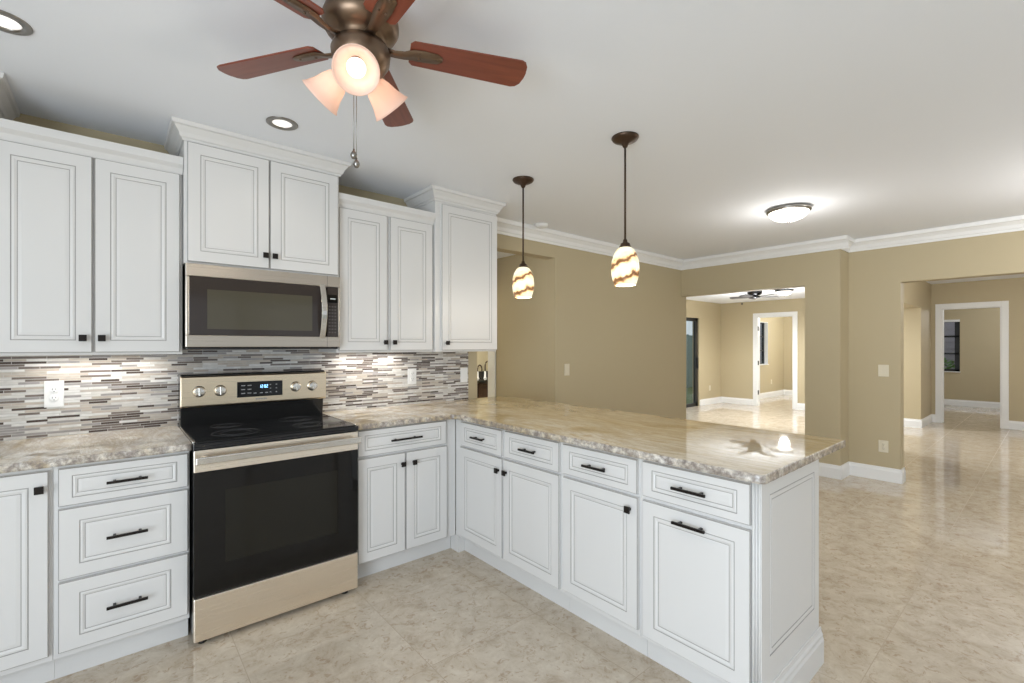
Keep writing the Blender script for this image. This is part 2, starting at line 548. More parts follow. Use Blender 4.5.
b = B().box(-2.5, 2.07, 0, 0.12, 0, CH).box(2.07, 3.01, 0, 0.12, 2.215, CH)
struct('wall_back', b, M['tan'])
struct('wall_back_dining', B().box(3.01, XF + 0.13, 0, 0.12, 0, CH), M['tan'])
b = B().box(XF, XF + 0.13, -1.43, -0.0005, 2.0, CH).box(XF, X2 + 0.14, -1.75, -1.43, 0, CH)
struct('wall_right_family', b, M['tan'])
b = B().box(X2, X2 + 0.14, -2.18, -1.7505, 0, CH).box(X2, X2 + 0.14, -7, -2.18, 1.985, CH)
struct('wall_right_hall', b, M['tan'])
struct('wall_left', B().box(-2.65, -2.5, -7, -5.25, 0, CH).box(-2.65, -2.5, -2.65, 0.12, 0, CH).box(-2.65, -2.5, -5.25, -2.65, 0, 0.05).box(-2.65, -2.5, -5.25, -2.65, 2.1, CH), M['tan'])
struct('wall_front', B().box(-2.5, -1.6, -6.5, -6.35, 0, CH).box(5.45, X4, -6.5, -6.35, 0, CH).box(-1.6, 5.45, -6.5, -6.35, 2.2, CH), M['tan'])

# hallway behind the kitchen wall
struct('wall_hall_right', B().box(3.01, 3.13, 0.1205, 0.93, 0, CH), M['tan'])
struct('wall_hall_left', B().box(0.7, 0.82, 0.1205, 0.93, 0, CH), M['tan'])
b = B().box(0.7, 2.05, 0.9305, 1.05, 0, CH).box(3.0, 5.2, 0.9305, 1.05, 0, CH).box(2.05, 3.0, 0.9305, 1.05, 2.03, CH)
struct('wall_hall_end', b, M['tan'])
# powder room beyond it
cream = paint_wall('cream_wall_paint', (0.62, 0.56, 0.40))
struct('wall_bath_back', B().box(1.8, 5.2, 3.05, 3.17, 0, CH), cream)
struct('wall_bath_right', B().box(5.08, 5.2, 1.0505, 3.0495, 0, CH), cream)
struct('wall_bath_left', B().box(1.7, 1.8, 1.0505, 3.17, 0, CH), cream)

# family room and the rooms behind it
b = B().box(7.6, X4, -1.71, -1.47, 1.99, CH).box(9.88, X4, -1.71, -1.47, 0, 1.99).box(X2 + 0.1405, 7.6, -1.71, -1.47, 0, CH)
struct('wall_family_front', b, M['tan'])
SLX0, SLX1 = 7.6, 9.80
b = B().box(XF, SLX0, 2.09, 2.25, 0, CH).box(SLX1, X4, 2.09, 2.25, 0, CH).box(SLX0, SLX1, 2.09, 2.25, 1.985, CH)
struct('wall_family_back', b, M['tan'])
struct('wall_family_left', B().box(XF, XF + 0.13, 0.1205, 2.0895, 0, CH), M['tan'])
D1a, D1b = 0.52, 1.26      # doorway in the family room's far wall
D2a, D2b = -2.575, -1.85   # doorway at the end of the passage
b = B()
b.box(X4, X4 + 0.12, -7, D2a, 0, CH).box(X4, X4 + 0.12, D2b, D1a, 0, CH).box(X4, X4 + 0.12, D1b, 2.25, 0, CH)
b.box(X4, X4 + 0.12, D2a, D2b, 2.01, CH).box(X4, X4 + 0.12, D1a, D1b, 2.01, CH)
struct('wall_far', b, M['tan'])
b = B().box(X4 + 0.1205, 12.22, 1.80, 1.95, 0, CH).box(12.86, X5, 1.80, 1.95, 0, CH).box(12.22, 12.86, 1.80, 1.95, 0, 0.86).box(12.22, 12.86, 1.80, 1.95, 1.98, CH)
struct('wall_bedroom_back', b, M['tan'])
struct('wall_bedroom_far', B().box(13.97, 14.1, -0.9, 1.7995, 0, CH), M['tan'])
struct('wall_bedroom_front', B().box(X4 + 0.1205, 14.1, -1.02, -0.9005, 0, CH), M['tan'])
W5a, W5b, W5z0, W5z1 = -1.735, -0.95 - 0.09, 0.775, 1.955
b = B().box(X5, X5 + 0.15, -7, W5a, 0, CH).box(X5, X5 + 0.15, W5a, -0.95, 0, W5z0).box(X5, X5 + 0.15, W5a, -0.95, W5z1, CH)
struct('wall_study_far', b, M['tan'])

# crown moulding, baseboards, casings
def crown_prof(s=1):
    return [(0, 0), (0.010, 0), (0.014, 0.019), (0.022, 0.026), (0.030, 0.054), (0.056, 0.080), (0.070, 0.084), (0.075, 0.117), (0, 0.117)]


def crown_y(b, x0, x1, y, s=-1):      # along x, on a wall facing s*y
    b.prism([(y + s * p, CH - 0.1175 + q) for p, q in crown_prof()], 'x', x0, x1)


def crown_x(b, y0, y1, x, s=-1):      # along y, on a wall facing s*x
    b.prism([(x + s * p, CH - 0.1175 + q) for p, q in crown_prof()], 'y', y0, y1)


b = B(); crown_y(b, 2.0, XF, 0); struct('trim_1', b, M['trim'])
b = B(); crown_x(b, -1.825, -0.0, XF); crown_y(b, XF, X2, -1.75); struct('trim_2', b, M['trim'])
b = B(); crown_x(b, -6.35, -1.75, X2); struct('trim_3', b, M['trim'])


BH = 0.137
def base_y(b, x0, x1, y, s=-1):
    b.prism([(y, 0), (y + s * 0.016, 0), (y + s * 0.016, BH - 0.035), (y + s * 0.011, BH - 0.02), (y + s * 0.008, BH), (y, BH)], 'x', x0, x1)


def base_x(b, y0, y1, x, s=-1):
    b.prism([(x, 0), (x + s * 0.016, 0), (x + s * 0.016, BH - 0.035), (x + s * 0.011, BH - 0.02), (x + s * 0.008, BH), (x, BH)], 'y', y0, y1)


b = B(); base_y(b, 3.02, XF, 0); base_x(b, 0.02, 0.91, 3.01); struct('baseboard_back', b, M['trim'])
b = B(); base_x(b, -1.7652, -1.43, XF); base_y(b, XF - 0.0152, X2 - 0.001, -1.75); base_x(b, -2.1952, -1.751, X2)
base_y(b, X2 - 0.0152, X2 + 0.14, -2.18)
struct('baseboard_right', b, M['trim'])
b = B(); base_y(b, 9.8652, X4, -1.71); base_x(b, -1.7252, -1.47, 9.88); base_y(b, 5.77, 7.6, -1.71); struct('baseboard_passage', b, M['trim'])
b = B(); base_x(b, -7, D2a - 0.08, X4); base_x(b, D2b + 0.08, -1.72, X4); struct('baseboard_far', b, M['trim'])
b = B(); base_x(b, -1.45, D1a - 0.08, X4); base_x(b, D1b + 0.09, 2.09, X4); base_y(b, SLX1 + 0.02, X4, 2.09); struct('baseboard_family', b, M['trim'])
b = B(); base_y(b, X4 + 0.13, 13.97, 1.80); base_x(b, -0.9, 1.80, 13.97); struct('baseboard_bedroom', b, M['trim'])
b = B(); base_x(b, -6, -1.03, X5); struct('baseboard_study', b, M['trim'])


def casing(name, a, c, x, z=2.01, w_=0.085):
    b = B()
    for s, xx in ((-1, x), (1, x + 0.12)):
        b.box(xx, xx + s * 0.018, a - w_, a, 0, z + w_).box(xx, xx + s * 0.018, c, c + w_, 0, z + w_).box(xx, xx + s * 0.018, a, c, z, z + w_)
    b.box(x, x + 0.12, a, a + 0.015, 0, z).box(x, x + 0.12, c - 0.015, c, 0, z).box(x, x + 0.12, a, c, z - 0.015, z)
    o = struct(name, b, M['trim'], 0.003)
    return o


d1 = casing('door_1', D1a, D1b, X4)
hg = B()
for zz in (0.30, 0.97, 1.75):
    hg.box(X4 - 0.002, X4 + 0.05, D1b - 0.022, D1b - 0.015, zz - 0.05, zz + 0.05)
hg.obj('hinge', M['dkframe'], d1)
d2 = casing('door_2', D2a, D2b, X4)
b = B()
b.box(2.990, 3.008, 0.924, 0.93, 0, 2.12).box(1.97, 2.05, 0.912, 0.93, 0, 2.12).box(2.05, 2.99, 0.912, 0.93, 2.03, 2.12)
b.box(2.990, 2.9995, 0.9305, 1.055, 0, 2.03).box(2.0505, 2.06, 0.93, 1.055, 0, 2.03)
struct('door_3', b, M['trim'], 0.003)

# sliding glass door of the family room
b = B()
for x0, x1, yy in ((SLX0, SLX0 + 0.07, 2.12), (8.42, 8.50, 2.12), (SLX1 - 0.115, SLX1, 2.12)):
    b.box(x0, x1, yy, yy + 0.045, 0, 1.985)
b.box(SLX0, SLX1, 2.12, 2.165, 0, 0.07).box(SLX0, SLX1, 2.12, 2.165, 1.91, 1.985)
ds = struct('door_4', b, M['dkframe'], 0.003)
B().box(SLX0 + 0.07, SLX1 - 0.115, 2.14, 2.146, 0.07, 1.91).obj('pane', M['pane'], ds)
B().box(SLX1 - 0.07, SLX1 - 0.045, 2.085, 2.12, 0.85, 1.1).obj('door_handle', M['dkframe'], ds, 0.003)
# bedroom window
def win_y(name, x0, x1, z0, z1, y0):
    fb = B()
    fb.box(x0, x1, y0 + 0.08, y0 + 0.13, z0, z0 + 0.04).box(x0, x1, y0 + 0.08, y0 + 0.13, z1 - 0.04, z1)
    fb.box(x0, x0 + 0.045, y0 + 0.08, y0 + 0.13, z0, z1).box(x1 - 0.045, x1, y0 + 0.08, y0 + 0.13, z0, z1)
    for k in (1, 2):
        zz = z0 + (z1 - z0) * k / 3
        fb.box(x0, x1, y0 + 0.09, y0 + 0.12, zz - 0.014, zz + 0.014)
    o = struct(name, fb, M['dkframe'])
    B().box(x0 + 0.04, x1 - 0.04, y0 + 0.102, y0 + 0.106, z0 + 0.04, z1 - 0.04).obj('pane', M['pane'], o)
    rb = B()
    rb.box(x0, x0 + 0.006, y0 - 0.004, y0 + 0.08, z0, z1).box(x1 - 0.006, x1, y0 - 0.004, y0 + 0.08, z0, z1).box(x0, x1, y0 - 0.03, y0 + 0.08, z0, z0 + 0.02).box(x0, x1, y0 - 0.004, y0 + 0.08, z1 - 0.012, z1)
    rb.obj('window_sill', M['trim'], o)
    return o


win_y('window_1', 12.22, 12.86, 0.86, 1.98, 1.80)
# study window
fb = B()
fx0, fx1 = X5 + 0.04, X5 + 0.10
fb.box(fx0, fx1, W5a, -0.95, W5z0, W5z0 + 0.05).box(fx0, fx1, W5a, -0.95, W5z1 - 0.045, W5z1)
fb.box(fx0, fx1, W5a, W5a + 0.09, W5z0, W5z1).box(fx0, fx1, -1.03, -0.95, W5z0, W5z1)
for k in (1, 2):
    zz = W5z0 + (W5z1 - W5z0) * k / 3 + 0.01
    fb.box(fx0, fx1, W5a, -0.95, zz - 0.02, zz + 0.02)
o = struct('window_2', fb, M['dkframe'])
B().box(X5 + 0.068, X5 + 0.072, W5a + 0.05, -1.0, W5z0 + 0.04, W5z1 - 0.04).obj('pane', M['pane'], o)
B().box(X5 - 0.03, X5 + 0.04, W5a - 0.01, -0.95, W5z0 - 0.02, W5z0).box(X5 - 0.012, X5 + 0.04, W5a, -0.95, W5z1 - 0.05, W5z1 - 0.0).obj('window_sill', M['trim'], o)
# glazed patio wall behind the camera and the side window
fb = B()
for xx in (-1.6, -0.15, 1.3, 2.65, 4.0, 5.37):
    fb.box(xx, xx + 0.08, -6.46, -6.38, 0, 2.2)
fb.box(-1.6, 5.45, -6.46, -6.38, 0, 0.07).box(-1.6, 5.45, -6.46, -6.38, 2.12, 2.2)
struct('door_5', fb, M['dkframe'])
fb = B()
for yy in (-5.25, -3.99, -2.71):
    fb.box(-2.6, -2.55, yy, yy + 0.06, 0.05, 2.1)
fb.box(-2.6, -2.55, -5.25, -2.65, 0.05, 0.12).box(-2.6, -2.55, -5.25, -2.65, 2.04, 2.1)
struct('window_3', fb, M['dkframe'])

# backsplash (tile on the wall)
struct('wall_backsplash', B().box(-2.0, 1.971, -0.009, -0.0005, 0.90, 1.40), M['mosaic'])

# outdoors, seen through the panes
struct('ground', B().box(-4, 24, -12, 12, -0.12, -0.065), M['grass'])
o = B().box(17.0, 17.06, -6, 4, -0.06, 2.6)
for k in range(14):
    o.box(16.975, 17.0, -6, 4, 0.02 + 0.18 * k, 0.02 + 0.18 * k + 0.165)
tag(o.obj('board_fence', M['fence']), 'mauve grey board fence standing beyond the far window of the passage', 'fence')
o = B().box(6, 16, 5.0, 5.05, -0.06, 1.72)
for k in range(20):
    o.box(6 + 0.5 * k, 6.06 + 0.5 * k, 4.95, 5.0, -0.06, 1.75)
tag(o.obj('privacy_screen', M['teal']), 'teal grey privacy screen outside the black framed sliding door', 'fence')
b = B()
for k in range(420):
    a, e = random.uniform(0, 2 * PI), random.uniform(-0.2, 1.4)
    rr = 0.62 * random.uniform(0.75, 1.05)
    c = Vector((15.7 + rr * math.cos(a) * math.cos(e), -1.05 + rr * math.sin(a) * math.cos(e), 0.48 + 0.62 * math.sin(e)))
    u = Vector((random.uniform(-1, 1), random.uniform(-1, 1), random.uniform(-1, 1))).normalized() * 0.075
    v = u.cross(Vector((random.uniform(-1, 1), random.uniform(-1, 1), 1))).normalized() * 0.035
    b.face([c - u, c + v, c + u, c - v])
b.ball((15.7, -1.05, 0.42), 0.5, 0, 0.95)
b.tube([(15.7, -1.05, -0.06), (15.7, -1.05, 0.3)], 0.04)
tag(b.obj('garden_shrub', M['leaf']), 'green garden shrub low behind the far window of the passage', 'shrub')


# ------------------------------------------------------------------ cabinets
def knob(parent, x, z, yf):
    b = B()
    b.box(x - 0.006, x + 0.006, yf - 0.018, yf + 0.0045, z - 0.006, z + 0.006)
    b.box(x - 0.0135, x + 0.0135, yf - 0.027, yf - 0.018, z - 0.0145, z + 0.0145)
    return b.obj('knob', M['hw'], parent, 0.0015)


def pull(parent, x, z, yf, L=0.135):
    b = B()
    b.box(x - L / 2, x + L / 2, yf - 0.034, yf - 0.024, z - 0.0055, z + 0.0055)
    for s in (-1, 1):
        b.box(x + s * L * 0.31 - 0.005, x + s * L * 0.31 + 0.005, yf - 0.024, yf + 0.0045, z - 0.004, z + 0.004)
    return b.obj('pull', M['hw'], parent, 0.0015)


WG = [M['white'], M['glaze']]


def door(parent, x0, x1, z0, z1, hw=None, yf=-0.02, m=0.054, name='door'):
    d = B().panel(x0, x1, z0, z1, yf, 0.02, m).obj(name, WG, parent)
    if hw: (knob if hw[0] == 'k' else pull)(d, hw[1], hw[2], yf)
    return d


def drawer(parent, x0, x1, z0, z1, m=0.040, mz=0.030, yf=-0.02, L=0.135):
    d = B().panel(x0, x1, z0, z1, yf, 0.02, m, mz, gap=0.013).obj('drawer', WG, parent)
    pull(d, (x0 + x1) / 2, (z0 + z1) / 2, yf, L)
    return d


ZB0, ZB1 = 0.108, 0.8815       # base carcass


def base_cab(label, loc, rz, w_, dep, toe, group='white base cabinets', lip=True):
    t = thing('base_cabinet', label, 'cabinet', loc, rz, group)
    B().box(0, w_, 0, dep, ZB0, ZB1).obj('body', M['white'], t, 0.002)
    B().box(0, w_, toe, dep - 0.01, 0, ZB0 - 0.0005).obj('toe_kick', M['white'], t)
    return t


FY = -0.605
t = base_cab('white base cabinet with one door, at the left edge of the counter run', (-0.95, FY, 0), 0, 0.498, 0.59, 0.06)
door(t, 0.02, 0.487, 0.135, 0.864, ('k', 0.462, 0.798))
t = base_cab('white base cabinet of three drawers, left of the range', (-0.4515, FY, 0), 0, 0.4475, 0.59, 0.06)
drawer(t, 0.015, 0.440, 0.716, 0.866)
drawer(t, 0.015, 0.440, 0.424, 0.704, 0.062, 0.052)
drawer(t, 0.015, 0.440, 0.135, 0.412, 0.062, 0.052)
t = base_cab('white base cabinet right of the range, one wide drawer above two doors', (0.7625, FY, 0), 0, 0.687, 0.59, 0.06)
drawer(t, 0.018, 0.603, 0.724, 0.872, L=0.205)
door(t, 0.018, 0.311, 0.118, 0.710, ('k', 0.290, 0.645))
door(t, 0.318, 0.610, 0.118, 0.710, ('k', 0.366, 0.645))
PX = 1.452
t = base_cab('white peninsula cabinet in the corner, two small drawers above two doors', (PX, FY - 0.0005, 0), -PI / 2, 0.966, 0.575, 0.05)
drawer(t, 0.083, 0.502, 0.716, 0.866, 0.045, L=0.125)
drawer(t, 0.527, 0.957, 0.718, 0.868, 0.045, L=0.125)
door(t, 0.075, 0.505, 0.130, 0.704, ('k', 0.476, 0.634))
door(t, 0.516, 0.957, 0.130, 0.704, ('k', 0.545, 0.634))
B().box(-0.059, 0.03, -0.001, 0.049, 0, ZB0 - 0.001).obj('corner_post', M['white'], t)
t = base_cab('white peninsula cabinet with a knobbed single door, between its neighbours', (PX, FY - 0.968, 0), -PI / 2, 0.455, 0.575, 0.05)
drawer(t, 0.015, 0.449, 0.720, 0.867, 0.045, L=0.135)
door(t, 0.015, 0.452, 0.140, 0.704, ('k', 0.414, 0.650))
t = base_cab('white end cabinet of the peninsula, bar pulls on both drawer and tall front', (PX, FY - 1.4245, 0), -PI / 2, 0.463, 0.575, 0.05)
drawer(t, 0.020, 0.460, 0.722, 0.868, 0.045, L=0.140)
door(t, 0.020, 0.460, 0.130, 0.704, ('p', 0.240, 0.660), name='pull_out_front')
# pilaster with reeds, panelled end and its stepped base, in the end cabinet's frame
PW = 0.463
b = B().box(PW + 0.0005, PW + 0.033, -0.014, 0.0, 0.0, ZB1)
for k in range(3):
    xc = PW + 0.0075 + 0.0095 * k
    b.prism([(xc + 0.0042 * math.cos(a), -0.0125 + 0.0075 * -math.sin(a)) for a in [PI * j / 6 for j in range(7)]], 'z', 0.11, ZB1 - 0.002, smooth=True)
b.obj('pilaster', M['white'], t)
eb = B()
# end panel: a framed panel facing local +x
X0, Y0, Y1 = PW + 0.0005, 0.0005, 0.578
rings = [(0, 0, 0, 0.0325, 0), (0.057, 0.054, 0.055, 0.0325, 0), (0.0575, 0.0545, 0.0555, 0.0312, 1), (0.062, 0.059, 0.060, 0.031, 1), (0.0625, 0.0595, 0.0605, 0.0322, 0), (0.076, 0.074, 0.075, 0.031, 0), (0.0764, 0.0744, 0.0754, 0.0300, 1), (0.080, 0.078, 0.079, 0.0300, 1), (0.0805, 0.0785, 0.0795, 0.0308, 0)]
prev = None
base = [eb.bm.verts.new((X0, yy, zz)) for yy, zz in ((Y0, 0), (Y1, 0), (Y1, ZB1), (Y0, ZB1))]
eb.bm.faces.new(base)
prev = base
for iy, iz0, iz1, dx, mi in rings:
    z0 = 0 if iy == 0 else 0.195 + iz0
    r = [eb.bm.verts.new((X0 + dx, yy, zz)) for yy, zz in ((Y0 + iy, z0), (Y1 - iy, z0), (Y1 - iy, ZB1 - iz1), (Y0 + iy, ZB1 - iz1))]
    for k in range(4):
        f = eb.bm.faces.new([prev[k], prev[(k + 1) % 4], r[(k + 1) % 4], r[k]]); f.material_index = mi
    prev = r
eb.bm.faces.new(prev)
eb.obj('end_panel', WG, t)
b = B()
xo = PW + 0.033
xo += 0.0003
b.prism([(xo, 0), (xo + 0.015, 0), (xo + 0.015, 0.100), (xo + 0.011, 0.110), (xo + 0.011, 0.122), (xo + 0.006, 0.131), (xo + 0.004, 0.150), (xo, 0.150)], 'y', -0.016, 0.591)
b.obj('base_moulding', M['white'], t)
# back skin of the peninsula
tb = B().box(PX + 0.5785, PX + 0.590, -2.490, -0.02, 0, ZB1)
tb.box(PX + 0.590, PX + 0.600, -2.490, -0.02, 0, 0.14)
tag(tb.obj('peninsula_back_panel', M['white'], None, 0.002), 'plain white panel closing the back of the peninsula below the overhang', 'panel')


# wall cabinets
def wall_cab(label, loc, w_, dep, z0, z1, group='white wall cabinets'):
    t = thing('wall_cabinet', label, 'cabinet', (loc[0], loc[1], z0), 0, group)
    B().box(0, w_, 0, dep, 0, z1 - z0).obj('body', M['white'], t, 0.002)
    return t


def frieze(t, w_, z):
    b = B()
    b.prism([(0.0, z), (-0.008, z), (-0.014, z + 0.012), (-0.020, z + 0.028), (-0.034, z + 0.040), (-0.038, z + 0.044), (-0.038, z + 0.080), (0, z + 0.080)], 'x', 0, w_)
    b.obj('top_moulding', M['white'], t)


def crown_cab(t, w_, dep, zt, left=True, right=True):
    """crown with mitred returns; zt is its top in local z"""
    pr_ = [(0.0, -0.083), (0.008, -0.083), (0.010, -0.073), (0.018, -0.067), (0.024, -0.050), (0.042, -0.024), (0.052, -0.020), (0.056, -0.0), (0, 0)]
    b = B()
    def loop(x, y):   # front runs from the left mitre to the right one
        return None
    L = 1 if left else 0
    R = 1 if right else 0
    # stations: back-left, front-left corner, front-right corner, back-right
    st = []
    if left: st.append(lambda p, q: (-p, dep, zt + q))
    st.append(lambda p, q: (-p * L, -p, zt + q))
    st.append(lambda p, q: (w_ + p * R, -p, zt + q))
    if right: st.append(lambda p, q: (w_ + p, dep, zt + q))
    rows = [[b.bm.verts.new(s(p, q)) for p, q in pr_] for s in st]
    n = len(pr_)
    for a, c in zip(rows, rows[1:]):
        for k in range(n - 1):
            b.bm.faces.new([a[k], a[k + 1], c[k + 1], c[k]])
    b.bm.faces.new(rows[0]); b.bm.faces.new(rows[-1][::-1])
    b.obj('crown_moulding', M['white'], t)


HB = 1.3135
t = wall_cab('white two-door wall cabinet left of the microwave, below the ceiling gap', (-0.658, -0.332, 0), 0.652, 0.330, HB, 2.280)
frieze(t, 0.652, 2.212 - HB)
door(t, 0.006, 0.315, 0.012, 2.210 - HB, ('k', 0.284, 0.077))
door(t, 0.323, 0.640, 0.012, 2.210 - HB, ('k', 0.348, 0.077))
ZM = 1.768
t = wall_cab('white two-door wall cabinet above the microwave, crown moulding to the ceiling', (-0.004, -0.380, 0), 0.766, 0.378, ZM, CH - 0.002)
door(t, 0.012, 0.380, 0.008, 2.368 - ZM, ('k', 0.359, 0.076))
door(t, 0.385, 0.756, 0.008, 2.368 - ZM, ('k', 0.405, 0.076))
crown_cab(t, 0.766, 0.376, CH - 0.001 - ZM)
t = wall_cab('white two-door wall cabinet right of the microwave, below the ceiling gap', (0.764, -0.332, 0), 0.674, 0.330, HB, 2.280)
frieze(t, 0.674, 2.203 - HB)
door(t, 0.010, 0.325, 0.012, 2.201 - HB, ('k', 0.305, 0.065))
door(t, 0.345, 0.664, 0.012, 2.201 - HB, ('k', 0.368, 0.065))
t = wall_cab('white single-door wall cabinet at the open end, crown moulding to the ceiling', (1.440, -0.362, 0), 0.545, 0.360, HB, CH - 0.002)
door(t, 0.045, 0.541, 0.012, 2.354 - HB, ('k', 0.080, 0.063))
crown_cab(t, 0.545, 0.358, CH - 0.001 - HB)
t = wall_cab('tall white wall cabinet at the left edge, its crown just in view', (-1.4465, -0.380, 0), 0.786, 0.378, HB, CH - 0.002)
door(t, 0.012, 0.390, 0.012, 2.350 - HB, ('k', 0.365, 0.065))
door(t, 0.396, 0.774, 0.012, 2.350 - HB, ('k', 0.420, 0.065))
crown_cab(t, 0.786, 0.376, CH - 0.001 - HB)


# ------------------------------------------------------------------ countertops
def slab(poly, name, label):
    """stone slab with a ragged chiseled edge"""
    z0, z1 = 0.8825, 0.914
    pts = []
    n = len(poly)
    for i in range(n):
        p, q = Vector(poly[i][:2]), Vector(poly[(i + 1) % n][:2])
        rough_edge = poly[i][2]
        L = (q - p).length
        k = max(1, int(L / 0.022)) if rough_edge else 1
        nrm = Vector((q.y - p.y, p.x - q.x)).normalized()
        for j in range(k):
            c = p.lerp(q, j / k)
            pts.append((c, nrm if rough_edge and j > 0 else Vector((0, 0)), rough_edge))
    b = B()
    rows = []
    for zz, amp in ((z0, 0.0012), (z0 + 0.009, 0.0016), (z0 + 0.020, 0.0014), (z1 - 0.003, 0.0003), (z1, 0.0)):
        row = []
        for c, nn, re_ in pts:
            off = nn * random.uniform(-amp, amp) if re_ else nn * 0
            if zz == z1 and re_: off = off - nn * 0.003
            row.append(b.bm.verts.new((c.x + off.x, c.y + off.y, zz)))
        rows.append(row)
    m_ = len(pts)
    for a, c in zip(rows, rows[1:]):
        for k in range(m_):
            f = b.bm.faces.new([a[k], a[(k + 1) % m_], c[(k + 1) % m_], c[k]]); f.material_index = 1
            f.smooth = True
    b.bm.faces.new(rows[0][::-1]).material_index = 0
    b.bm.faces.new(rows[-1]).material_index = 0
    return tag(b.obj(name, [M['stone'], M['edge']]), label, 'countertop', 'stone countertops')


slab([(-1.45, -0.010, False), (-1.45, -0.649, True), (-0.001, -0.649, False), (-0.001, -0.010, False)], 'countertop', 'short beige granite countertop left of the range')
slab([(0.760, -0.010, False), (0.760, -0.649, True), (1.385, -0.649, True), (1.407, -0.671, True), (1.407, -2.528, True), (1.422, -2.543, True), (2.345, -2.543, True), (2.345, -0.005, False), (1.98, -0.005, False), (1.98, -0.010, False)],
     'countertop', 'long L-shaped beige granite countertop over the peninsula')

# ------------------------------------------------------------------ range
RW = 0.757
t = thing('electric_range', 'stainless steel electric range with black glass oven door, between the drawers', 'range', (0, 0, 0))
B().box(0.004, RW - 0.004, -0.640, -0.03, 0.035, 0.900).obj('body', M['black'], t)
b = B().box(0.001, RW - 0.001, -0.690, -0.10, 0.9005, 0.9145).box(0.001, RW - 0.001, -0.690, -0.664, 0.888, 0.9005)
b.box(0.012, RW - 0.012, -0.682, -0.11, 0.9145, 0.9205)
ck = b.obj('cooktop', M['glasstop'], t, 0.002)
for x0 in (0.001, RW - 0.012):
    B().box(x0, x0 + 0.010, -0.66, -0.12, 0.9145, 0.922).obj('side_trim', M['steel2'], ck, 0.002)
for (cx, cy, r) in ((0.20, -0.50, 0.105), (0.555, -0.50, 0.085), (0.20, -0.24, 0.075), (0.555, -0.24, 0.095)):
    rb = B()
    for rr in (r, r * 0.66):
        rb.lathe([(rr - 0.003, 0.9206), (rr - 0.003, 0.9212), (rr, 0.9212), (rr, 0.9206)], 40, Matrix.Translation((cx, cy, 0)), cap=False)
    rb.obj('burner_ring', M['ring'], ck)
# backguard: black riser and a tilted steel control panel
b = B().prism([(-0.03, 0.900), (-0.118, 0.915), (-0.135, 1.022), (-0.03, 1.022)], 'x', 0.004, RW - 0.004)
b.prism([(-0.03, 1.0225), (-0.125, 1.0225), (-0.150, 1.195), (-0.140, 1.200), (-0.03, 1.200)], 'x', 0.002, RW - 0.002)
bg = b.obj('backguard', M['black'], t, 0.003)
TL = math.atan2(0.022, 0.165)      # the panel leans back


def pnl(x, z, d=0.0):          # a point on the tilted control panel, d out of it
    s = (z - 1.022) / (1.190 - 1.022)
    return Vector((x, -0.164 - 0.010 * (1 - s) * -1 - 0.010 - d, z))


b = B()
b.prism([(-0.126, 1.022), (-0.164, 1.022), (-0.172, 1.030), (-0.174, 1.184), (-0.166, 1.191), (-0.151, 1.191)], 'x', 0.0, RW)
cp = b.obj('control_panel', M['panelsteel'], t, 0.003)
YP = -0.1735
dsp = B().box(0.262, 0.500, YP - 0.0025, YP + 0.004, 1.062, 1.150).obj('control_display', M['glass'], cp, 0.001)
keys = [(0.282 + 0.032 * i, 0.302 + 0.032 * i, 1.082 + 0.022 * j) for i in range(2) for j in range(3)]
keys += [(xx, xx + 0.016, 1.080) for xx in (0.345, 0.378, 0.405)]
keys += [(xx, xx + 0.008, 1.082 + 0.022 * j) for xx in (0.430, 0.462) for j in range(3)]
for xa, xb, zz in keys:
    B().box(xa, xb, YP - 0.0032, YP - 0.0026, zz, zz + 0.005).obj('key', M['legend'], cp)
SEG = {'1': 'bc', '2': 'abged', '0': 'abcdef', '5': 'afgcd'}


def digits(txt, x, z, h, w_, y):
    b = B(); s = h * 0.12
    for ch in txt:
        if ch == ':':
            for zz in (z + h * .3, z + h * .65): b.box(x, x + s, y - 0.0006, y, zz, zz + s)
            x += s * 2.2; continue
        g = SEG[ch]
        R = dict(a=(0, w_, h - s, h), g=(0, w_, h / 2 - s / 2, h / 2 + s / 2), d=(0, w_, 0, s), f=(0, s, h / 2, h), b=(w_ - s, w_, h / 2, h), e=(0, s, 0, h / 2), c=(w_ - s, w_, 0, h / 2))
        for k in g:
            q = R[k]; b.box(x + q[0], x + q[1], y - 0.0006, y, z + q[2], z + q[3])
        x += w_ + s * 1.6
    return b


digits('12:02', 0.376, 1.111, 0.018, 0.0072, YP - 0.0026).obj('clock_digits', M['blue'], cp)
lb = B()
for k in range(7):
    lb.box(0.357 + 0.0085 * k, 0.363 + 0.0085 * k, YP - 0.0006, YP + 0.002, 1.0445, 1.0515)
lb.obj('badge', M['legend'], cp)
for xx in (0.082, 0.180, 0.575, 0.672):
    mt = Matrix.Translation((xx, YP, 1.108)) @ Matrix.Rotation(PI / 2, 4, 'X')
    kb = B().lathe([(0.031, -0.002), (0.031, 0.003), (0.027, 0.005), (0.026, 0.020), (0.023, 0.027), (0.0, 0.028)], 28, mt)
    kb.box(xx - 0.004, xx + 0.004, YP - 0.032, YP - 0.02, 1.086, 1.130)
    kb.obj('knob', M['steel2'], cp, 0.001)
